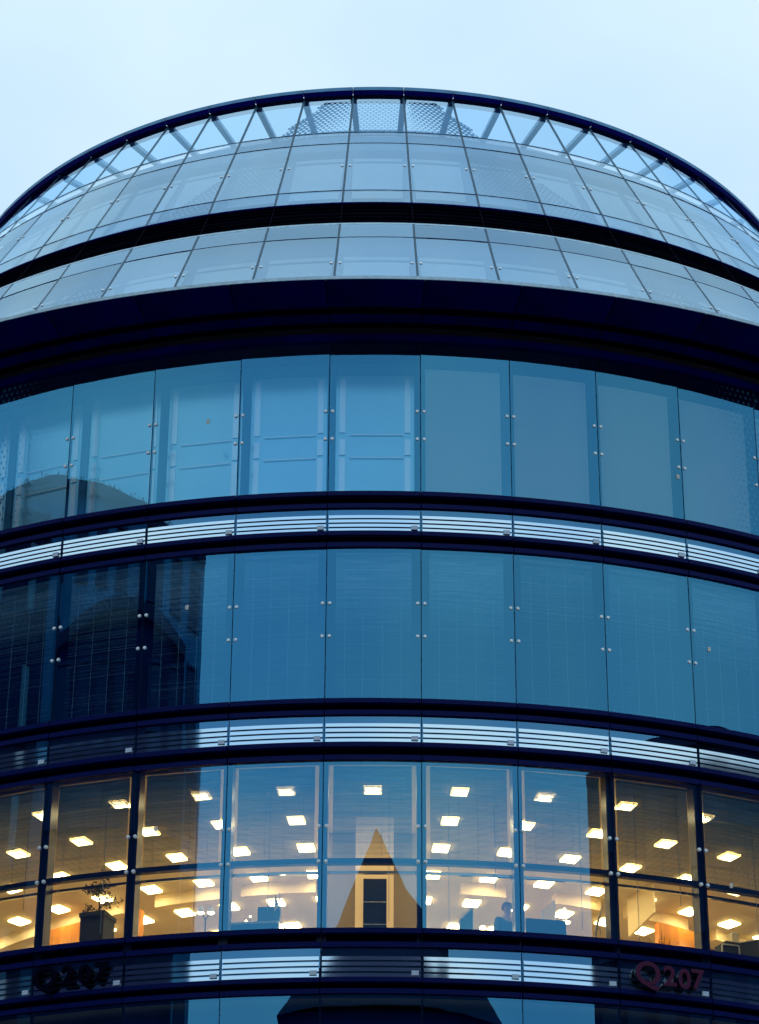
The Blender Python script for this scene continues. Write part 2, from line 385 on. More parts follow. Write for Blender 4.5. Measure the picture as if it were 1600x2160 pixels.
# ------- row behind the top windows: inner windows on the left, roller blinds on the right
z0, z1 = ROWS[0]
for k in K:
    if k <= 0:
        r = 15.35; o = pol(r, 0, 27.2); hw = P6 / 2 - 0.0065
        fb = MB()
        for s in (-1, 1): fb.box(s * 0.80 - 0.075, s * 0.80 + 0.075, -0.03, 0.05, -1.65, 1.62)
        fb.box(-0.72, 0.72, -0.03, 0.05, 1.38, 1.62)
        w = build('inner_window', fb, M['inner_frame'], B, pol(r, ang(k), 27.2), (0, 0, ang(k)))
        gb = MB(); gb.box(-0.725, 0.725, 0.0, 0.03, -1.65, 1.38); build('inner_pane', gb, M['inner_glass'], w)
        jb = MB()
        for s in (-1, 1):
            for a, b in ((-1.6, -0.42), (-0.36, -0.02), (0.12, 1.3)): jb.box(s * 0.60 - 0.055, s * 0.60 + 0.055, -0.02, -0.002, a, b)
        build('jamb_strip', jb, M['inner_jamb'], w)
        for z in (0.07, -0.42):
            rb = MB(); rb.box(-0.46, 0.52, -0.035, -0.021, z - 0.008, z + 0.008); build('window_rail', rb, M['rail'], w)
    else:
        r = 15.86; A = [(-P6 / 2 + 0.006) + (P6 - 0.016) * i / 6 for i in range(7)]; o = pol(r, 0, 27.2)
        bb = MB(); bb.grid([[pol(r, a, 25.62) - o for a in A], [pol(r, a, 28.42) - o for a in A]], 0, True)
        bb.grid([[pol(r - .004, a, 25.62) - o for a in A], [pol(r - .004, a, 28.42) - o for a in A]], 0, True, flip=True)
        build('roller_blind', bb, M['roller'], B, pol(r, ang(k), 27.2), (0, 0, ang(k)))
mb = MB(); mb.revolve([(15.2, 29.0), (15.2, 25.6)], n=120); build('inner_wall', mb, M['navy'], B)
mb = MB(); mb.revolve([(14.95, 24.7), (14.95, 21.5)], n=120); build('inner_wall', mb, M['navy'], B)

# small white stickers left on a few panes
kb = MB(); kb.quad([(-.03, 0, -.045), (.03, 0, -.045), (.035, 0, .04), (.0, 0, .05), (-.03, 0, .03)]); kbm = kb.mesh('sticker', [M['white']])
for deg, z in ((-12.3, 23.52), (-11.4, 27.35), (20.4, 26.62), (22.0, 23.13), (22.6, 18.62), (-13.7, 19.30)):
    link('sticker', kbm, B, pol(16.012, radians(deg), z), (0, 0, radians(deg)))

# ------- venetian blinds
def venetian(r, ztop, zbot, pitch, tilt, mat, half=P6 / 2 - 0.010, fan=None, cord=None):
    mb = MB(); o = pol(r, 0, ztop); w = 0.020; z = ztop - 0.06
    A = [-half + 2 * half * i / 3 for i in range(4)]
    while z > zbot + 0.03:
        t = (tilt if fan is None else fan((ztop - z) / (ztop - zbot))) + random.gauss(0, 0.06); dy, dz = w * cos(t) / 2, w * sin(t) / 2
        mb.grid([[pol(r + dy, a, z - dz) - o for a in A], [pol(r - dy, a, z + dz) - o for a in A]], 0, True)
        z -= pitch
    hb = MB(); hb.box(-half * r, half * r, -0.02, 0.02, -0.05, 0.0)
    for x in (-0.5, -0.18, 0.15, 0.48): hb.box(x - 0.002, x + 0.002, -0.014, -0.011, zbot - ztop, -0.05)
    hb.box(-half * r, half * r, -0.012, 0.012, zbot - ztop, zbot - ztop + 0.025)
    if cord is not None:
        for x, dz in cord: hb.box(x - 0.004, x + 0.004, -0.03, -0.022, zbot - ztop - dz, -0.05)
    return mb.mesh('slats', [mat]), hb.mesh('window_blind', [mat])
def fan(top, end):
    return lambda u: radians(top + (27 - top) * min(1, max(0, u - 0.05) / end) ** 0.8)
v2 = [venetian(15.84, 24.53, 21.62, 0.0225, 0, M['blind_dark'], fan=fan(a, b)) for a, b in ((62, 0.55), (52, 0.45), (72, 0.6))]
v3 = [venetian(15.80, 20.38, 18.66, 0.0220, 0, M['blind'], fan=lambda u, a=a: radians(a + (-5 - a) * min(1, max(0, u - .12) / .85) ** .8), cord=c) for a, c in ((-56, ((0.28, 1.1),)), (-46, ((-0.36, 1.2), (0.44, 0.5))), (-62, ((-0.1, 0.9),)))]
for k in K:
    s, h = random.choice(v2); w = link('window_blind', h, B, pol(15.84, ang(k), 24.53), (0, 0, ang(k))); stuff(link('slats', s, w))
    s, h = random.choice(v3); w = link('window_blind', h, B, pol(15.80, ang(k), 20.38), (0, 0, ang(k))); stuff(link('slats', s, w))

# ------- lit floor
z0, z1 = ROWS[2]
pb = MB(); pb.box(-0.08, 0.08, 0, 0.26, 16.75 - 18.6, 20.46 - 18.6); pm = pb.mesh('mullion', [M['post']])
tb = MB(); A = [(-P6 / 2 + 0.0036) + (P6 - 0.0072) * i / 6 for i in range(7)]
for ra, rb, za, zb, mi in ((15.92, 15.80, -0.045, 0.045, 0), (15.74, 15.68, -0.16, -0.115, 1)):
    o = pol(15.9, 0, 0)
    c = [[pol(r, a, z) - o for a in A] for r, z in ((ra, za), (ra, zb), (rb, zb), (rb, za), (ra, za))]
    tb.grid(c, mi, False)
tm = tb.mesh('transom', [M['post'], M['trim']])
for k in K:
    link('transom', tm, B, pol(15.9, ang(k), 18.60), (0, 0, ang(k)))
for k in range(-9, 9):
    link('mullion', pm, B, pol(15.93, ang(k + .5), 18.6), (0, 0, ang(k + .5)))
mb = MB(); mb.quad([pol(15.7, 2 * pi * i / 120, 20.45) for i in range(120)][::-1]); mb.revolve([(15.7, 20.465), (15.7, 20.45)], n=120)
mb.quad([pol(15.7, 2 * pi * i / 120, 20.465) for i in range(120)])
ceil = build('office_ceiling', mb, M['ceiling'], B)
lb = MB(); lb.box(-0.15, 0.15, -0.165, 0.165, -0.045, -0.043, 0)
lb.box(-0.152, 0.152, -0.167, 0.167, -0.042, -0.006, 2)
for x0, x1, y0, y1 in ((-.172, .172, -.187, -.165), (-.172, .172, .165, .187), (-.172, -.15, -.165, .165), (.15, .172, -.165, .165)): lb.box(x0, x1, y0, y1, -0.010, -0.002, 1)
lm = lb.mesh('ceiling_light', [M['lamp'], M['trim'], M['lamp_side']]); ld = lb.mesh('ceiling_light', [M['lamp_dim'], M['trim'], M['trim']])
for ri, r in enumerate((14.66, 13.28, 11.92, 10.54, 9.15, 7.78)):
    for k in range(-9, 10):
        if k == 0 and ri > 0: continue
        th = ang(k); link('ceiling_light', ld if (ri, k) in ((5, 7), (5, -8), (4, 8), (3, -9), (0, 7), (2, 6), (1, -7)) else lm, ceil, pol(r, th, 20.45), (0, 0, th))
# sill wall under the lit windows, core, timber walls, added dimming screen
mb = MB(); mb.revolve([(15.72, 17.30), (15.72, 16.75)], n=120, flip=True); build('sill_wall', mb, M['core'], B)
mb = MB(); mb.revolve([(6.4, 20.45), (6.4, 16.75)], n=90); build('core_wall', mb, M['core'], B)
def arc_wall(name, r0, r1, a0, a1, z0, z1, mat, n=10):
    mb = MB(); a0, a1 = radians(a0), radians(a1)
    A = [a0 + (a1 - a0) * i / n for i in range(n + 1)]
    mb.grid([[pol(r1, a, z0) for a in A], [pol(r1, a, z1) for a in A]])
    mb.grid([[pol(r0, a, z0) for a in A], [pol(r0, a, z1) for a in A]], flip=True)
    mb.grid([[pol(r1, a, z0) for a in A], [pol(r0, a, z0) for a in A]], smooth=False, flip=True)
    mb.grid([[pol(r1, a, z1) for a in A], [pol(r0, a, z1) for a in A]], smooth=False)
    for a in (a0, a1): mb.quad([pol(r0, a, z0), pol(r1, a, z0), pol(r1, a, z1), pol(r0, a, z1)])
    return build(name, mb, mat, B)
for a0, a1 in ((-39.2, -33.2), (-27.8, -26.2), (32.4, 38.4)): arc_wall('timber_wall', 10.17, 10.3, a0, a1, 16.76, 20.16, M['orange'])
for a0, a1 in ((-60, -29), (-25, -17.2), (-14.8, -6.5), (9.2, 14.2), (20, 25.5), (29, 37.5), (42, 60)):
    arc_wall('bulkhead', 9.95, 10.15, a0, a1, 20.22, 20.45, M['cream'])
arc_wall('dimming_screen', 12.45, 12.55, -4.4, 3.9, 16.76, 20.44, M['dimming_brown'])  # screen added behind the column to darken the view round it
# hanging baffle board on the right
mb = MB(); a = pol(10.45, radians(27.9), 0); b = pol(11.38, radians(27.8), 0); t = Vector((0.02, 0.01, 0))
q = [(a, 19.65), (b, 19.85), (b, 20.44), (a, 20.44)]
f = [p + Vector((0, 0, z)) + t for p, z in q]; g = [p + Vector((0, 0, z)) - t for p, z in q]
mb.quad(f); mb.quad(g[::-1])
for i in range(4): j = (i + 1) % 4; mb.quad([f[i], g[i], g[j], f[j]])
build('baffle_board', mb, M['cream'], B)
# clad column in the middle with its dark door panel
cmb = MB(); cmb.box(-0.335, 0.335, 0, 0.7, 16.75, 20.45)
colm = build('column', cmb, M['glow_cream'], B, (-0.03, -13.3, 0))
db = MB(); db.box(-0.19, 0.21, -0.03, -0.002, 16.8, 19.26); dp = build('column_door', db, M['dark_panel'], colm)
for z in (18.82, 18.40, 17.9):
    rb = MB(); rb.box(-0.185, 0.205, -0.036, -0.031, z - .006, z + .006); build('door_rail', rb, M['rail'], dp)
# ------- head of the drum and overhanging eave
mb = MB(); mb.revolve([(15.9, 29.10), (16.05, 29.08), (16.05, 28.93), (15.9, 28.93)]); build('head_band', mb, M['navy'], B)
ZE = 1.7399 * 16 + EYE; RE = 17.32
def soffit_mesh():
    mb = MB(); hw = P6 / 2 - 0.0006; A = [-hw + 2 * hw * i / 6 for i in range(7)]; o = pol(16.6, 0, 29.2)
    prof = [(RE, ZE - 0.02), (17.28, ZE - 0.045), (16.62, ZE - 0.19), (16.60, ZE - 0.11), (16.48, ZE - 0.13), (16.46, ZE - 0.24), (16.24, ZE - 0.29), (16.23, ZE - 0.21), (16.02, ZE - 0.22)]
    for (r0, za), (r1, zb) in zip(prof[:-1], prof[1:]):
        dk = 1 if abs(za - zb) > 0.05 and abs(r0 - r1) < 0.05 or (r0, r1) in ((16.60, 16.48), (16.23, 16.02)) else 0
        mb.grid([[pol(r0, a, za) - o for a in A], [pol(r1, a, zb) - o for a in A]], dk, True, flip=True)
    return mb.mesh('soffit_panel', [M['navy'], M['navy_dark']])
sm = soffit_mesh()
for k in range(60):
    link('soffit_panel', sm, B, pol(16.6, ang(k - 30), 29.2), (0, 0, ang(k - 30)))
mb = MB(); mb.revolve([(16.0, ZE + 0.16), (RE - 0.02, ZE + 0.062), (RE + 0.006, ZE + 0.045), (RE + 0.006, ZE - 0.022), (RE - 0.03, ZE - 0.03)]); build('eave_lip', mb, M['lip_alu'], B)
mb = MB(); mb.revolve([(16.05, ZE - 0.10), (RE - 0.05, ZE - 0.0)]); build('eave_core', mb, M['navy_dark'], B)

# ------- stepped glass roof
Z = lambda v: v * 16 + EYE
TIERA = [(16.12, ZE + 0.02), (0.8917 * 16, Z(1.9260)), (0.8701 * 16, Z(1.9617))]
TIERB = [(0.8349 * 16, Z(2.0187)), (0.8184 * 16, Z(2.0489)), (0.7393 * 16, Z(2.1810)), (0.7205 * 16, Z(2.2131)), (0.6518 * 16, Z(2.3269))]
secs = list(zip(TIERA[:-1], TIERA[1:])) + list(zip(TIERB[:-1], TIERB[1:]))
for si, ((r0, za), (r1, zb)) in enumerate(secs):
    piv = ((r0 + r1) / 2, (za + zb) / 2); last = si == len(secs) - 1
    me = pane_mesh('roof_pane', r0, za, r1, zb, P6 / 2, M['crown_glass'] if last else M['roof_glass'], gap=0.022, piv=piv)
    for k in KR: at_bay('roof_pane', me, B, k, piv, 0.0014)
    sb = MB(); sb.bar((0, -r0 + 0.012, za), (0, -r1 + 0.012, zb), 0.045, 0.03); smh = sb.mesh('roof_seal', [M['roof_seal']])
    for k in range(-14, 14): link('roof_seal', smh, B, (0, 0, 0), (0, 0, ang(k + .5)))
    mb = MB()
    for k in range(14, 47):
        A = [ang(k) + (P6 / 2 - 0.0008) * t for t in (-1, 0, 1)]
        mb.grid([[pol(r0, a, za) for a in A], [pol(r1, a, zb) for a in A]], 0, True)
    stuff(build('roof_glazing', mb, M['crown_glass'] if last else M['roof_glass'], B))
for r, z, w in [(*TIERA[1], .034), (*TIERB[1], .034), (*TIERB[2], .04), (*TIERB[3], .034)]:
    mb = MB(); mb.revolve([(r - 0.02, z + w / 2), (r + 0.004, z + w / 2 - 0.004), (r + 0.010, z - w / 2), (r - 0.01, z - w / 2)]); build('roof_transom', mb, M['seal'], B)
r, z = TIERA[2]
mb = MB(); mb.revolve([(r - 0.06, z + 0.02), (r + 0.0, z + 0.02), (r + 0.025, z - 0.035), (r + 0.0, z - 0.04)]); build('tier_edge', mb, M['lip_alu'], B)
mb = MB(); mb.revolve([(r + 0.04, z - 0.075), (r + 0.062, z - 0.12)], n=180); build('roof_transom', mb, M['seal'], B)
# dark louvred recess between the two tiers
rb_, zb_ = TIERB[0]
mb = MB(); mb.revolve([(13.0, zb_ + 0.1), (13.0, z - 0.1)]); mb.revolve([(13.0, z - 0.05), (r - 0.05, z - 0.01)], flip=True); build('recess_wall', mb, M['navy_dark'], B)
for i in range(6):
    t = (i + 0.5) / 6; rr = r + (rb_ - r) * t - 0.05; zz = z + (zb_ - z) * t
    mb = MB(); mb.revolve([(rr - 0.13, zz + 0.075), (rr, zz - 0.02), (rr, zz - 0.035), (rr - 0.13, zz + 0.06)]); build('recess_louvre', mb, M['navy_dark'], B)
mb = MB(); mb.revolve([(rb_ - 0.12, zb_ + 0.03), (rb_ + 0.012, zb_ + 0.0), (rb_ + 0.012, zb_ - 0.03), (rb_ - 0.3, zb_ - 0.03)]); build('tier_sill', mb, M['navy'], B)
for k in range(-10, 10):
    sb = MB(); sb.bar((0, -r + 0.03, z), (0, -rb_ + 0.03, zb_), 0.014, 0.014); link('recess_post', sb.mesh('recess_post', [M['navy_dark']]), B, (0, 0, 0), (0, 0, ang(k + .5)))
# pale linings behind the roof glass, one framed panel per bay
def on(prof, za): # radius on a profile at height
    for (r0, z0), (r1, z1) in zip(prof[:-1], prof[1:]):
        if z0 - 1e-6 <= za <= z1 + 1e-6: return r0 + (r1 - r0) * (za - z0) / (z1 - z0)
    (r0, z0), (r1, z1) = (prof[-2], prof[-1]) if za > prof[-1][1] else (prof[0], prof[1])
    return r0 + (r1 - r0) * (za - z0) / (z1 - z0)
mb = MB(); mb.revolve([(on(TIERA, zz) - 0.42, zz) for zz in (32.95, 32.0, 31.0, 29.75)], n=180); build('roof_lining', mb, M['lining'], B)
mb = MB(); mb.revolve([(on(TIERB, zz) - 0.42, zz) for zz in (37.0, 36.3, 35.2, 34.0)], n=180); build('roof_lining', mb, M['lining'], B)
def lin_panel(prof, zlo, zhi, dep, xh, steps=6):
    mb = MB(); zc = (zlo + zhi) / 2; o = pol(on(prof, zc), 0, zc)
    def rc(i, zz): return on(prof, zz) - dep
    zs = [zlo + (zhi - zlo) * i / steps for i in range(steps + 1)]
    A = [-1, -0.5, 0, 0.5, 1]
    mb.grid([[pol(rc(0, zz), a * xh / (on(prof, zz)), zz) - o for a in A] for zz in zs], 0, False)
    e = [pol(on(prof, zz) - dep - 0.04, a * xh / on(prof, zz), zz) - o for a, zz in ((-1, zlo), (1, zlo), (1, zhi), (-1, zhi))]
    c = [pol(on(prof, zz) - dep, a * xh / on(prof, zz), zz) - o for a, zz in ((-1, zlo), (1, zlo), (1, zhi), (-1, zhi))]
    for i in range(4): j = (i + 1) % 4; mb.quad([e[i], e[j], c[j], c[i]])
    return mb, (on(prof, zc), zc)
for prof, zl, zh in ((TIERA, 30.0, 31.85), (TIERB, 34.52, 36.08)):
    w = 0.66 if prof is TIERA else 0.54
    pmb, piv = lin_panel(prof, zl, zh, 0.36, w); pme = pmb.mesh('lining_panel', [M['lining_panel']])
    p2, piv2 = lin_panel(prof, zh + 0.06, zh + 0.20, 0.34, w, 1); p2e = p2.mesh('lining_rail', [M['lining_panel']])
    for k in KR:
        at_bay('lining_panel', pme, B, k, piv); at_bay('lining_rail', p2e, B, k, piv2)
# strip behind the crown foot, roof deck, beams and rim
mb = MB(); mb.revolve([(on(TIERB, 37.0) - 0.16, 37.04), (on(TIERB, 36.6) - 0.16, 36.5)]); build('deck_edge', mb, M['lining'], B)
mb = MB(); mb.quad([pol(11.3, 2 * pi * i / 90, 36.9) for i in range(90)]); build('roof_deck', mb, M['slab'], B)
RB, ZB = TIERB[-1]
mb = MB(); mb.revolve([(9.04, ZB + 0.02), (9.12, ZB + 0.02), (9.12, ZB - 0.10), (9.04, ZB - 0.10), (9.04, ZB + 0.02)]); build('ring_beam', mb, M['strut'], B)
bm_ = MB(); bm_.bar((0, -RB + 0.12, ZB - 0.04), (0, -9.11, ZB - 0.04), 0.13, 0.10); bm_.box(-0.08, 0.08, -RB + 0.05, -RB + 0.12, ZB - 0.04, ZB + 0.03)
bme = bm_.mesh('roof_beam', [M['strut']])
for k in range(-30, 30): link('roof_beam', bme, B, (0, 0, 0), (0, 0, ang(k + .5)))
rim = MB(); hw = P6 / 2 - 0.0005; A = [-hw + 2 * hw * i / 4 for i in range(5)]
pr = [(RB - 0.10, ZB + 0.12), (RB + 0.09, ZB + 0.135), (RB + 0.155, ZB + 0.12), (RB + 0.167, ZB + 0.025), (RB + 0.13, ZB - 0.08), (RB - 0.10, ZB - 0.03)]
for i, ((r0, za), (r1, zb)) in enumerate(zip(pr[:-1], pr[1:])):
    rim.grid([[pol(r1, a, zb) for a in A], [pol(r0, a, za) for a in A]], 0 if i < 3 else 1, True)  # upper faces lighter: the lit top edge put into the colour
rme = rim.mesh('roof_rim', [M['rim'], M['navy']])
for k in range(60): link('roof_rim', rme, B, (0, 0, 0), (0, 0, ang(k)))
# fixings on the roof joints
for prof, zz in ((TIERA, 31.42), (TIERB, 35.53)):
    for k in range(-9, 9):
        for s in (-1, 1):
            r = on(prof, zz); th = ang(k + .5) + s * 0.085 / r
            link('roof_fixing', fx, B, pol(r, th, zz), (radians(-30), 0, th))
# mesh sheets added to draw the stress pattern skylight shows in the roof glass
def stress_mesh(prof, zlo, zhi, th0, th1, edge, dep, pitch, flipx):
    """hexagonal sheet with holes that widen away from its sloping edge; th in degrees, mirrored when flipx"""
    mb = MB(); row = 0; L = hypot(zhi - zlo, on(prof, zlo) - on(prof, zhi)); v = 0.0
    while v < L:
        zz = zlo + (zhi - zlo) * v / L; r = on(prof, zz) - dep; sx = pitch / r
        dzv = (zhi - zlo) / L
        u = radians(th0) + (sx / 2 if row % 2 else 0)
        while u < radians(th1):
            d = edge(zz) - (-math.degrees(u))     # degrees inside the edge (u negative on the left)
            if d > 0:
                s = 0.50 + 0.40 * min(1.0, max(0, d - 0.25) / 6.0)
                if d < 0.35: s = 0.30
                H = []; I = []
                for q in range(6):
                    a = pi / 6 + q * pi / 3
                    for Lst, sc in ((H, 1.0), (I, s)):
                        du = sx / sqrt(3) * sc * cos(a) ; dv = pitch / sqrt(3) * sc * sin(a) * 0.98
                        zq = zz + dv * dzv; rq = on(prof, zq) - dep; Lst.append(pol(rq, (-1 if flipx else 1) * (u + du), zq))
                for q in range(6):
                    w = (q + 1) % 6; pts = [H[q], H[w], I[w], I[q]]; mb.quad(pts[::-1] if flipx else pts)
            u += sx
        row += 1; v += pitch * sqrt(3) / 2
    return mb
EP = [(29.5, 31.2), (31.2, 26.5), (32.52, 22.6), (33.98, 21.4), (34.31, 19.8), (35.34, 16.2), (36.37, 12.5), (37.18, 11.3), (38.89, 6.0), (39.5, 4.0)]
def edge(z):
    for (a, b), (c, d) in zip(EP[:-1], EP[1:]):
        if a <= z <= c: return b + (d - b) * (z - a) / (c - a)
    return 0
for flipx in (False, True):
    for prof, zl, zh, a, b in ((TIERA, 29.85, 32.9, -27.2, -21.35), (TIERB, 34.02, 36.5, -21.4, -15.35), (TIERB, 34.5, 36.5, -15.2, -9.35), (TIERB, 37.1, 38.75, -13, -3.3)):
        pm_ = stress_mesh(prof, zl, zh, a, b, edge, 0.10, 0.125, flipx)
        if pm_.f: build('stress_pattern_mesh', pm_, M['stress_mesh'], B)
pm_ = stress_mesh(TIERB, 37.1, 38.75, -3.1, 2.8, lambda z: 9.0 - 0 * z, 0.10, 0.125, False)
build('stress_pattern_mesh', pm_, M['stress_mesh'], B)
# dark dots drawing the glass stress pattern, fading out at both sides of the top windows
for flipx in (False, True):
    mb = MB()
    for i in range(26):
        for j in range(9):
            th = -27.1 + j * 0.42 + (0.21 if i % 2 else 0); z = 25.75 + i * 0.125
            rad = 0.030 * max(0, 1 - (j * 0.42 + max(0, (z - 27.6)) * -0.6) / 3.6)
            if rad < 0.004: continue
            s = -1 if flipx else 1; c = pol(15.955, s * radians(th), z); tx = Vector((cos(s * radians(th)), sin(s * radians(th)), 0))
            mb.quad([c + rad * (cos(q * pi / 4) * tx + sin(q * pi / 4) * Vector((0, 0, 1.3))) for q in range(8)])
    stuff(build('stress_dots', mb, M['inner_frame'], B))

# ------------------------------------------------------------------ letters on the glass band
def letters(label, specs, mface, mside):
    root = thing('sign', label, 'sign', pol(16.2, radians(sum(s[1] for s in specs) / len(specs)), 16.5))
    for ch, deg, size, zb in specs:
        cu = bpy.data.curves.new('letter', 'FONT'); cu.body = ch; cu.size = size; cu.extrude = 0.05; cu.align_x = 'CENTER'; cu.offset = 0.012; cu.resolution_u = 4
        tmp = bpy.data.objects.new('tmp', cu); COL.objects.link(tmp)
        bpy.context.view_layer.update()
        me = bpy.data.meshes.new_from_object(tmp.evaluated_get(bpy.context.evaluated_depsgraph_get()))
        bpy.data.objects.remove(tmp)
        me.name = 'letter'; me.materials.clear(); me.materials.append(mface); me.materials.append(mside)
        for p in me.polygons: p.material_index = 0 if p.normal.z > 0.9 else 1
        th = radians(deg); o = link('letter', me, root)
        w = Matrix.Translation(pol(16.13, th, zb)) @ Matrix.Rotation(th, 4, 'Z') @ Matrix.Rotation(pi / 2, 4, 'X')
        o.matrix_local = Matrix.Translation(-root.location) @ w
        for dz in (0.12, 0.30):
            sb = MB(); sb.tube([(0, dz * size / .55, -0.05), (0, dz * size / .55, -0.13)], 0.012, 6); s = build('stand_off', sb, M['sign_side'], o)
    return root
letters('dull magenta letters and figures on the lowest louvred glass band, below the timber wall',
        [('Q', 16.4, 0.58, 16.57), ('2', 17.80, 0.48, 16.60), ('0', 18.75, 0.48, 16.58), ('7', 19.6, 0.48, 16.60)], M['sign'], M['sign_side'])
letters('unlit black letters lost in dark reflections on the lowest louvred glass band',
        [('Q', -20.2, 0.55, 16.56), ('2', -18.7, 0.46, 16.60), ('0', -17.6, 0.46, 16.58), ('7', -16.6, 0.46, 16.60)], M['navy_dark'], M['navy_dark'])

# ------------------------------------------------------------------ things standing on the lit floor
FZ = 16.75
def lathe(mb, prof, n=16, off=(0, 0, 0), mi=0): mb.revolve(prof, n=n, off=off, mi=mi)
# planter with a small indoor tree
t = thing('potted_plant', 'dark tall planter with a sparse indoor tree beside the orange timber wall', 'plant', (-4.97, -13.05, FZ), radians(-20))
mb = MB(); mb.box(-.23, .23, -.23, .23, 0, 1.86); mb.box(-.25, .25, -.25, .25, 1.80, 1.88); build('planter', mb, M['charcoal'], t)
mb = MB(); mb.tube([(0, 0, 1.8), (.03, 0, 2.05), (-.02, .02, 2.3), (.02, 0, 2.5)], [.02, .018, .014, .008]); mb.tube([(.0, 0, 2.0), (.16, 0, 2.12), (.22, .02, 2.15)], [.014, .01, .006]); mb.tube([(-.02, .02, 2.25), (-.15, 0, 2.38)], [.012, .006]); build('trunk', mb, M['bark'], t)
rnd = random.Random(3); mb = MB()
for cx, cz, sx, n in ((-.12, 2.40, .13, 130), (.05, 2.42, .12, 90), (.2, 2.12, .15, 110), (.02, 2.28, .10, 60), (-.18, 2.02, .10, 50), (.06, 2.6, .12, 40)):
    for _ in range(n):
        c = Vector((cx + rnd.gauss(0, sx * .6), rnd.gauss(0, .08), cz + rnd.gauss(0, sx * .4)))
        a = Vector((rnd.uniform(-1, 1), rnd.uniform(-1, 1), rnd.uniform(-1, 1))).normalized(); b = a.orthogonal().normalized()
        s = rnd.uniform(.02, .045); mb.quad([c - a * s, c + b * s * .4, c + a * s, c - b * s * .4])
stuff(build('leaves', mb, M['leaf'], t))
# low spiky plants behind the sill
for i, (x, y, hgt, lab) in enumerate(((5.02, -13.75, 1.28, 'spiky leafed plant whose tips rise over the sill in front of the orange wall'), (-7.3, -12.3, 1.35, 'thin leafed plant at the sill by the left picture edge'))):
    t = thing('spiky_plant', lab, 'plant', (x, y, FZ))
    mb = MB(); lathe(mb, [(0, .55), (.15, .55), (.17, .58), (.13, 0), (0, 0)], 14); build('pot', mb, M['charcoal'], t)
    mb = MB()
    for j in range(16):
        a = j * 2.4; lean = .12 + .2 * rnd.random(); h = hgt * (0.85 + .2 * rnd.random())
        p = [Vector((cos(a) * lean * s * s * 1.2, sin(a) * lean * s * s * 1.2, .55 + (h - .55) * s)) for s in (0, .35, .7, 1)]
        sd = Vector((-sin(a), cos(a), 0)); w = [.016, .02, .013, .002]
        mb.grid([[q - sd * ww for q, ww in zip(p, w)], [q + sd * ww for q, ww in zip(p, w)]])
    build('leaves', mb, M['leaf'], t)
# twin lamp
t = thing('twin_lamp', 'slim stand with two small glowing shades left of the first clear pane divider', 'lamp', (-3.0, -13.67, FZ))
mb = MB(); lathe(mb, [(0, .03), (.13, .03), (.13, 0), (0, 0)], 16); build('base', mb, M['black'], t)
mb = MB(); mb.tube([(0, 0, .03), (0, 0, 1.5), (-.0, 0, 1.62)], .014); mb.tube([(0, 0, 1.6), (-.07, 0, 1.72)], .01); mb.tube([(0, 0, 1.6), (.07, 0, 1.72)], .01); build('stem', mb, M['black'], t)
for s in (-1, 1):
    mb = MB(); lathe(mb, [(.035, 1.83), (.075, 1.72)], 14, (s * .09, 0, 0)); lathe(mb, [(.073, 1.72), (.033, 1.83)], 14, (s * .09, 0, 0)); sh = build('shade', mb, M['white'], t)
    mb = MB(); lathe(mb, [(0, 1.80), (.035, 1.77), (.05, 1.73), (.035, 1.70), (0, 1.69)], 12, (s * .09, 0, 0)); build('bulb', mb, M['bulb'], sh)
# storage cabinet and monitor
t = thing('storage_cabinet', 'grey teal storage cabinet with pale top edge behind the second clear pane', 'cabinet', (-2.07, -14.25, FZ), radians(-8))
mb = MB(); mb.box(-.42, .42, -.2, .2, .04, 1.24); mb.box(-.38, .38, -.17, .17, 0, .04); build('carcass', mb, M['charcoal'], t)
for s in (-1, 1):
    mb = MB(); mb.box(s * .21 - .2, s * .21 + .2, -.218, -.202, .08, 1.2); dd = build('door', mb, M['charcoal'], t)
    mb = MB(); mb.box(s * .04 - .006, s * .04 + .006, -.235, -.219, .6, .75); build('handle', mb, M['steel'], dd)
mb = MB(); mb.box(-.43, .43, -.225, .21, 1.241, 1.275); build('top', mb, M['white'], t)
t = thing('monitor', 'dark monitor standing on the storage cabinet', 'monitor', (-1.86, -14.22, FZ + 1.276), radians(-8))
mb = MB(); mb.box(-.2, .2, -.02, .02, .10, .36); build('screen', mb, M['charcoal'], t)
mb = MB(); mb.box(-.02, .02, .0, .03, .0, .12); mb.box(-.1, .1, -.06, .08, 0, .012); build('stand', mb, M['black'], t)
t = thing('pebble_lamp', 'pair of small glowing bulbs on the storage cabinet', 'lamp', (-2.22, -14.33, FZ + 1.276))
mb = MB(); mb.box(-.1, .1, -.05, .05, 0, .02); mb.tube([(-.03, 0, .02), (-.03, 0, .05)], .008); mb.tube([(.04, 0, .02), (.04, 0, .12)], .008); build('base', mb, M['black'], t)
for x, z in ((-.03, .06), (.04, .14)):
    mb = MB(); lathe(mb, [(0, z + .02), (.014, z + .012), (.018, z), (.012, z - .014), (0, z - .016)], 10, (x, 0, 0)); build('bulb', mb, M['bulb'], t)
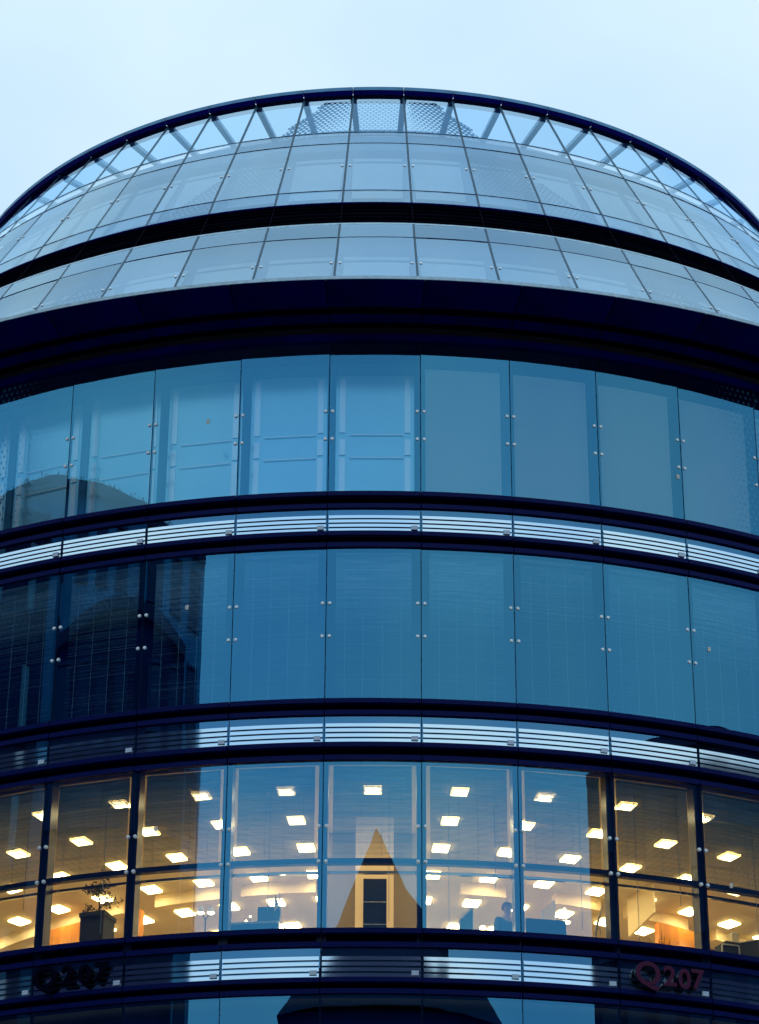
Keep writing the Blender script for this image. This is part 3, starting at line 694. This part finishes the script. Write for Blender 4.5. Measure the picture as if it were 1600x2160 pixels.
# slender stand by the cabinet
t = thing('floor_lamp', 'slender pale stand with pennant shaped shade and low glowing bulb beside the cabinet', 'lamp', (-1.66, -14.38, FZ))
mb = MB(); lathe(mb, [(0, .03), (.14, .03), (.14, 0), (0, 0)], 16); build('base', mb, M['white'], t)
mb = MB(); mb.tube([(0, 0, .03), (.02, 0, .9), (-.02, 0, 1.2), (.01, 0, 1.45), (-.03, 0, 1.85)], .012); build('stem', mb, M['white'], t)
mb = MB(); mb.quad([(-.10, -.01, 1.84), (-.02, -.01, 1.60), (-.10, -.01, 1.50)]); mb.quad([(-.10, .01, 1.50), (-.02, .01, 1.60), (-.10, .01, 1.84)]); mb.quad([(-.10, -.01, 1.84), (-.10, .01, 1.84), (-.02, .01, 1.60), (-.02, -.01, 1.60)]); mb.quad([(-.10, -.01, 1.50), (-.02, -.01, 1.60), (-.02, .01, 1.60), (-.10, .01, 1.50)]); build('shade', mb, M['cream'], t)
mb = MB(); lathe(mb, [(0, 1.26), (.025, 1.24), (.038, 1.18), (.03, 1.12), (0, 1.10)], 12, (.04, -.03, 0)); build('bulb', mb, M['bulb'], t)
# free-standing board, bulb lamp
t = thing('screen_board', 'dark freestanding board with slanted pale top edge left of the person', 'screen', (1.57, -14.5, FZ), radians(6))
mb = MB(); v = [(-.11, 0.2), (.10, 0.2), (.10, 1.52), (-.11, 1.31)]
f = [Vector((x, -.015, z)) for x, z in v]; g = [Vector((x, .015, z)) for x, z in v]
mb.quad(f); mb.quad(g[::-1])
for i in range(4): j = (i + 1) % 4; mb.quad([f[i], g[i], g[j], f[j]])
build('panel', mb, M['charcoal'], t)
mb = MB(); mb.bar((-.115, 0, 1.325), (.105, 0, 1.545), .04, .028); build('top_rail', mb, M['cream'], t)
for x, h in ((-.118, 1.30), (.108, 1.46)):
    mb = MB(); mb.bar((x, 0, 0), (x - .01, 0, h), .012, .03); mb.box(x - .02, x + .02, -.15, .15, 0, .02); build('leg', mb, M['white'], t)
t = thing('bulb_lamp', 'bright round lamp glowing on the sill between the board and the person', 'lamp', (1.83, -14.8, FZ))
mb = MB(); lathe(mb, [(0, .02), (.1, .02), (.1, 0), (0, 0)], 16); mb.tube([(0, 0, .02), (0, 0, .98)], .012); build('stem', mb, M['black'], t)
mb = MB(); lathe(mb, [(0, 1.10), (.045, 1.085), (.058, 1.04), (.042, .985), (0, .975)], 14); build('bulb', mb, M['bulb'], t)
# desk screen, pin board, desk lamp
t = thing('desk_screen', 'wide grey teal desk screen behind the third clear pane right of the column', 'screen', (2.95, -14.3, FZ), radians(11.5))
mb = MB(); mb.box(-.36, .36, -.02, .02, .35, 1.40); build('panel', mb, M['charcoal'], t)
for s in (-1, 1):
    mb = MB(); mb.box(s * .3 - .02, s * .3 + .02, -.015, .015, .02, .35); mb.box(s * .3 - .03, s * .3 + .03, -.18, .18, 0, .02); build('leg', mb, M['steel'], t)
t = thing('pin_board', 'cream board with cut off corner standing behind the desk screen', 'board', (3.04, -13.67, FZ), radians(12))
mb = MB(); v = [(-.10, .3), (.10, .3), (.10, 2.0), (-.10, 1.79)]
f = [Vector((x, -.012, z)) for x, z in v]; g = [Vector((x, .012, z)) for x, z in v]
mb.quad(f); mb.quad(g[::-1])
for i in range(4): j = (i + 1) % 4; mb.quad([f[i], g[i], g[j], f[j]])
build('panel', mb, M['cream'], t)
mb = MB(); mb.bar((.115, 0, 0), (.115, 0, 2.0), .02, .03); mb.bar((-.112, 0, 0), (-.112, 0, 1.8), .02, .03); mb.box(-.16, .16, -.16, .16, 0, .02); build('frame', mb, M['white'], t)
t = thing('desk_lamp', 'glowing lamp with flat disc shade at the end of the desk screen', 'lamp', (3.30, -14.05, FZ))
mb = MB(); lathe(mb, [(0, .02), (.12, .02), (.12, 0), (0, 0)], 16); mb.tube([(0, 0, .02), (0, 0, 1.68)], .011); build('stem', mb, M['black'], t)
mb = MB(); lathe(mb, [(0, 1.475), (.125, 1.465), (.13, 1.45), (.0, 1.44)], 20); sh = build('shade', mb, M['cream'], t)
mb = MB(); lathe(mb, [(0, 1.71), (.02, 1.70), (.03, 1.65), (.02, 1.58), (0, 1.57)], 12); build('bulb', mb, M['bulb'], t)
mb = MB(); lathe(mb, [(0, 1.45), (.09, 1.446), (.09, 1.436), (0, 1.432)], 16); build('bulb', mb, M['bulb'], sh)
# leaning lamp arm
t = thing('arm_lamp', 'pale leaning lamp arm just left of the dark reflection edge', 'lamp', (3.80, -14.0, FZ), 0)
mb = MB(); lathe(mb, [(0, .03), (.14, .03), (.14, 0), (0, 0)], 16); build('base', mb, M['white'], t)
mb = MB(); mb.tube([(0, 0, .03), (.0, 0, .9), (.05, 0, 1.35), (.17, 0, 1.78)], [.014, .018, .028, .01]); mb.tube([(.05, 0, 1.38), (.12, 0, 1.33), (.14, 0, 1.22)], .01); build('arm', mb, M['white'], t)
# glazed desk screens at the far right and the box behind
t = thing('glazed_desk_screen', 'pale edged clear desk screens meeting at a corner by the last right pane', 'screen', (6.56, -12.36, FZ))
for nm, (xa, ya, xb, yb, h) in (('panel', (-.32, -.10, 0, 0, 1.62)), ('panel', (0, 0, .85, -.45, 1.68))):
    mb = MB(); mb.quad([(xa, ya, .5), (xb, yb, .5), (xb, yb, h), (xa, ya, h)]); mb.quad([(xa, ya + .012, h), (xb, yb + .012, h), (xb, yb + .012, .5), (xa, ya + .012, .5)]); build('panel', mb, M['charcoal'], t)
    mb = MB(); mb.bar((xa, ya, h + .01), (xb, yb, h + .01), .03, .02); build('top_rail', mb, M['white'], t)
for x, y in ((-.32, -.10), (0, 0), (.85, -.45)):
    mb = MB(); mb.box(x - .012, x + .012, y - .02, y + .02, 0, 1.62); build('post', mb, M['white'], t)
t = thing('white_box', 'small cream box on a dark cupboard behind the corner desk screens', 'box', (6.55, -11.75, FZ + 1.87), radians(25))
mb = MB(); mb.box(-.07, .07, -.07, .07, 0, .17); build('carton', mb, M['cream'], t)
mb = MB(); mb.box(-.075, .075, -.075, .075, .171, .20); build('lid', mb, M['white'], t)
t = thing('tall_cupboard', 'dark cupboard behind the corner desk screens at far right', 'cupboard', (6.75, -11.6, FZ), radians(25))
mb = MB(); mb.box(-.5, .5, -.2, .2, .05, 1.86); mb.box(-.46, .46, -.17, .17, 0, .05); build('carcass', mb, M['charcoal'], t)
for s in (-1, 1):
    mb = MB(); mb.box(s * .25 - .24, s * .25 + .24, -.22, -.202, .08, 1.83); dd = build('door', mb, M['charcoal'], t)
    mb = MB(); mb.box(s * .05 - .006, s * .05 + .006, -.235, -.221, .9, 1.05); build('handle', mb, M['steel'], dd)

# ------------------------------------------------------------------ person standing near the window
t = thing('person', 'person in a dark teal jumper standing at the window beside the post', 'person', (2.27, -14.25, FZ), radians(35))
def skin(name, pts, edges, mat, parent, lv=2, root=0):
    me = bpy.data.meshes.new(name); me.from_pydata([p[:3] for p in pts], edges, [])
    o = bpy.data.objects.new(name, me); COL.objects.link(o)
    md = o.modifiers.new('skin', 'SKIN'); sv = me.skin_vertices[0].data
    for i, p in enumerate(pts): sv[i].radius = (p[3], p[4] if len(p) > 4 else p[3])
    sv[root].use_root = True
    md.use_smooth_shade = True; s = o.modifiers.new('sub', 'SUBSURF'); s.levels = lv; s.render_levels = lv
    bpy.context.view_layer.update()
    m2 = bpy.data.meshes.new_from_object(o.evaluated_get(bpy.context.evaluated_depsgraph_get())); m2.name = name
    bpy.data.objects.remove(o); m2.materials.clear(); m2.materials.append(mat)
    for p in m2.polygons: p.use_smooth = True
    return link(name, m2, parent)
body = [(0, 0, .90, .15, .11), (0, 0, 1.08, .135, .10), (0, 0, 1.28, .16, .11), (0, .0, 1.40, .13, .09), (0, -.01, 1.48, .052, .052), (0, -.03, 1.56, .070, .075), (0, -.03, 1.65, .075, .085), (0, -.02, 1.70, .045, .055),
        (.17, 0, 1.38, .058), (.23, .0, 1.12, .045), (.19, -.14, .94, .034), (.17, -.20, .90, .03),
        (-.17, 0, 1.38, .058), (-.23, .0, 1.12, .045), (-.20, -.14, .94, .034), (-.18, -.20, .90, .03),
        (.09, 0, .80, .09), (.10, -.01, .48, .06), (.10, .02, .10, .042), (.10, -.12, .04, .035),
        (-.09, 0, .80, .09), (-.10, -.01, .48, .06), (-.10, .02, .10, .042), (-.10, -.12, .04, .035)]
ed = [(0, 1), (1, 2), (2, 3), (3, 4), (4, 5), (5, 6), (6, 7), (3, 8), (8, 9), (9, 10), (10, 11), (3, 12), (12, 13), (13, 14), (14, 15), (0, 16), (16, 17), (17, 18), (18, 19), (0, 20), (20, 21), (21, 22), (22, 23)]
bo = skin('body', body, ed, M['skin'], t)
skin('jumper', [(0, 0, .88, .17, .13), (0, 0, 1.08, .155, .12), (0, 0, 1.28, .18, .13), (0, 0, 1.40, .15, .105), (.18, 0, 1.375, .075), (.235, 0, 1.12, .06), (.20, -.12, .97, .045), (-.18, 0, 1.375, .075), (-.235, 0, 1.12, .06), (-.21, -.12, .97, .045)],
     [(0, 1), (1, 2), (2, 3), (3, 4), (4, 5), (5, 6), (3, 7), (7, 8), (8, 9)], M['shirt'], t)
skin('trousers', [(0, 0, .90, .165, .125), (.09, 0, .80, .105), (.10, -.01, .48, .075), (.10, .02, .12, .06), (-.09, 0, .80, .105), (-.10, -.01, .48, .075), (-.10, .02, .12, .06)], [(0, 1), (1, 2), (2, 3), (0, 4), (4, 5), (5, 6)], M['trousers'], t)
mb = MB()
for i in range(7):
    a0, a1 = i * pi / 14, (i + 1) * pi / 14
    for j in range(20):
        def hp(a, b):
            lo = 1.0 if sin(b) > -0.35 else 0.62
            a = a * lo; return Vector((.098 * sin(a * 1.15) * cos(b), -.02 + .112 * sin(a * 1.15) * sin(b), 1.635 + .105 * cos(a * 1.15)))
        b0, b1 = 2 * pi * j / 20, 2 * pi * (j + 1) / 20
        mb.quad([hp(a0, b0), hp(a1, b0), hp(a1, b1), hp(a0, b1)], 0, True)
build('hair', mb, M['hair'], t)
for s in (-1, 1):
    mb = MB()
    mb.tube([(s * .028, -.106, 1.635), (s * .028, -.116, 1.635)], [.010, .006], 8); build('eye', mb, M['black'], t)
    # hand: palm and five fingers
    pts = [(s * .17, -.20, .90, .028, .018), (s * .165, -.235, .85, .034, .016), (s * .16, -.25, .81, .032, .014)]; e2 = [(0, 1), (1, 2)]
    hd = skin('palm', pts, e2, M['skin'], t, 1)
    for f_i, (dx, ln) in enumerate(((-.027, .07), (-.009, .08), (.009, .075), (.026, .058))):
        x = s * .16 + dx; mb = MB(); mb.tube([(x, -.25, .82), (x, -.262, .82 - ln * .5), (x, -.250, .82 - ln)], [.0095, .0085, .006], 8); build('finger', mb, M['skin'], hd)
    mb = MB(); mb.tube([(s * .15, -.22, .87), (s * .12, -.25, .845), (s * .115, -.262, .815)], [.012, .010, .007], 8); build('thumb', mb, M['skin'], hd)

# ------------------------------------------------------------------ the buildings opposite, seen in the glass
def opposite(name, label, az, dist, a0, a1, h, depth, wallm, cols, rows, sill, arch=0.0, wing=None, wfrac=0.5):
    """a block standing across the square, facing the round building; a0,a1 = its edges in degrees off its axis"""
    o = Vector((-3.5 if az < 0 else 3.5, -15.6, 0)); d = Vector((sin(radians(az)), -cos(radians(az)), 0))
    p = o + d * dist; t = thing(name, label, 'building', (p.x, p.y, 0), atan2(-d.x, d.y) + pi)
    # local axes: y points away from the round building after rotation
    t.rotation_euler = (0, 0, atan2(d.y, d.x) - pi / 2)
    x0, x1 = -dist * math.tan(radians(a1)), dist * math.tan(radians(-a0))
    mb = MB(); n = 24; xs = [x0 + (x1 - x0) * i / n for i in range(n + 1)]
    zt = [h + arch * (1 - (2 * i / n - 1) ** 2) for i in range(n + 1)]
    for i in range(n):
        for y, fl in ((0, False), (depth, True)):
            q = [(xs[i], y, 0), (xs[i + 1], y, 0), (xs[i + 1], y, zt[i + 1]), (xs[i], y, zt[i])]; mb.quad(q[::-1] if fl else q)
    mb.quad([(x0, depth, 0), (x0, 0, 0), (x0, 0, h), (x0, depth, h)]); mb.quad([(x1, 0, 0), (x1, depth, 0), (x1, depth, h), (x1, 0, h)])
    w = build('wall', mb, wallm, t)
    rb = MB()
    for i in range(n): rb.quad([(xs[i], -.4, zt[i] + .02), (xs[i + 1], -.4, zt[i + 1] + .02), (xs[i + 1], depth + .2, zt[i + 1] + .02), (xs[i], depth + .2, zt[i] + .02)]); rb.quad([(xs[i], -.4, zt[i] - .5), (xs[i + 1], -.4, zt[i + 1] - .5), (xs[i + 1], -.4, zt[i + 1] + .02), (xs[i], -.4, zt[i] + .02)])
    build('roof', rb, M['slate'], t)
    if cols:
        cw = (x1 - x0) / cols; rh = (h - sill) / rows; wb = MB()
        ww, wh = cw * wfrac, rh * .55
        wb.box(-ww / 2, ww / 2, -.06, .1, -wh / 2, wh / 2, 0)
        for a, b, c_, d_ in ((-ww / 2 - .12, -ww / 2, -wh / 2, wh / 2), (ww / 2, ww / 2 + .12, -wh / 2, wh / 2), (-ww / 2 - .12, ww / 2 + .12, wh / 2, wh / 2 + .15), (-ww / 2 - .2, ww / 2 + .2, -wh / 2 - .2, -wh / 2)): wb.box(a, b, -.16, .1, c_, d_, 1)
        wm = wb.mesh('window', [wing or M['far_glass'], M['stone']])
        for i in range(cols):
            for j in range(rows): link('window', wm, w, (x0 + (i + .5) * cw, 0, sill + (j + .5) * rh))
    return t, x0, x1
tw, tx0, tx1 = opposite('office_tower', 'tall blue panelled tower with planted roof mirrored in the panes at far left', -48.5, 60, -22.2, 22.5, 58.0, 18, M['pale_stone'], 13, 11, 6, 0.8)
mb = MB(); rnd = random.Random(5)
for _ in range(3500):
    x = rnd.uniform(tx0, tx1); u = 2 * (x - tx0) / (tx1 - tx0) - 1
    c = Vector((x, rnd.uniform(-.2, 1.5), 58.0 + 0.8 * (1 - u * u) + abs(rnd.gauss(0, .16)) + .12 * sin(x * 1.7)))
    a = Vector((rnd.uniform(-1, 1), rnd.uniform(-1, 1), rnd.uniform(-1, 1))).normalized(); b = a.orthogonal().normalized(); s = rnd.uniform(.08, .18)
    mb.quad([c - a * s, c + b * s * .6, c + a * s, c - b * s * .6])
stuff(build('roof_planting', mb, M['leaf'], tw))
opposite('arched_block', 'dark block with a gently arched roof mirrored in front of the blue tower', -40, 40, -12.6, 11.3, 42.0, 8, M['brick'], 7, 2, 34.5, 1.5)
opposite('side_block', 'dark block with a few bright narrow windows mirrored at the left picture edge', -66, 46, -14, 11.2, 49.5, 9, M['brick'], 4, 6, 20, 0.0, M['glint_glass'], 0.22)
rt_, rx0, rx1 = opposite('corner_block', 'dark block with humped roof mirrored in the panes at far right', 50, 58, -18.9, 20, 46.2, 16, M['brick'], 8, 9, 5, 0.0)
for cx, w, hh, nm in ((8.3, 4.6, 0.4, 'roof_hump'), (-3.5, 5.0, 0.5, 'roof_hump')):
    mb = MB(); n = 14
    A = [pi * i / n for i in range(n + 1)]
    f = [Vector((cx + w * cos(a), 0.3, 46.22 + hh * sin(a))) for a in A]; g = [p + Vector((0, 6, 0)) for p in f]
    mb.grid([f, g]); mb.quad(f[::-1]); mb.quad(g); build(nm, mb, M['slate'], rt_)
# gabled house straight behind the camera
t = thing('gabled_house', 'dark house with steep pointed roof mirrored in the middle panes', 'house', (0, -66, 0))
mb = MB(); mb.box(-13, 18, -14, 0, 0, 32.4); w = build('wall', mb, M['brick'], t)
mb = MB(); mb.quad([(-13.4, .4, 32.4), (-8.2, -1, 34.6), (14.0, -1, 34.6), (18.4, .4, 32.4)][::-1]); mb.quad([(-8.2, -1, 34.6), (-8.2, -12, 34.6), (14, -12, 34.6), (14, -1, 34.6)][::-1])
mb.quad([(-13.4, .4, 32.4), (-13.4, -14, 32.4), (-8.2, -12, 34.6), (-8.2, -1, 34.6)]); mb.quad([(18.4, .4, 32.4), (14, -1, 34.6), (14, -12, 34.6), (18.4, -14, 32.4)]); mb.quad([(-13.4, -14, 32.4), (18.4, -14, 32.4), (14, -12, 34.6), (-8.2, -12, 34.6)])
rf = build('roof', mb, M['slate'], t)
mb = MB(); q = [(-8.0, -1.0, 34.61), (9.8, -1.0, 34.61), (9.8, -11, 34.61), (-8.0, -11, 34.61)]; ap = (0.1, -5, 41.6)
for i in range(4): mb.quad([q[i], q[(i + 1) % 4], ap])
build('gable_roof', mb, M['slate'], rf)
mb = MB(); mb.box(9.5, 11, -6, -4.8, 34.2, 37); build('chimney', mb, M['brick'], rf)
wb = MB(); wb.box(-.7, .7, -.1, .06, -1.1, 1.1, 0); wb.box(-.9, .9, -.1, .16, -1.35, -1.1, 1); wb.box(-.9, .9, -.1, .12, 1.1, 1.3, 1); wm = wb.mesh('window', [M['far_glass'], M['stone']])
for i in range(9):
    for j in range(8): link('window', wm, w, (-11 + i * 3.35, 0, 4 + j * 3.6))
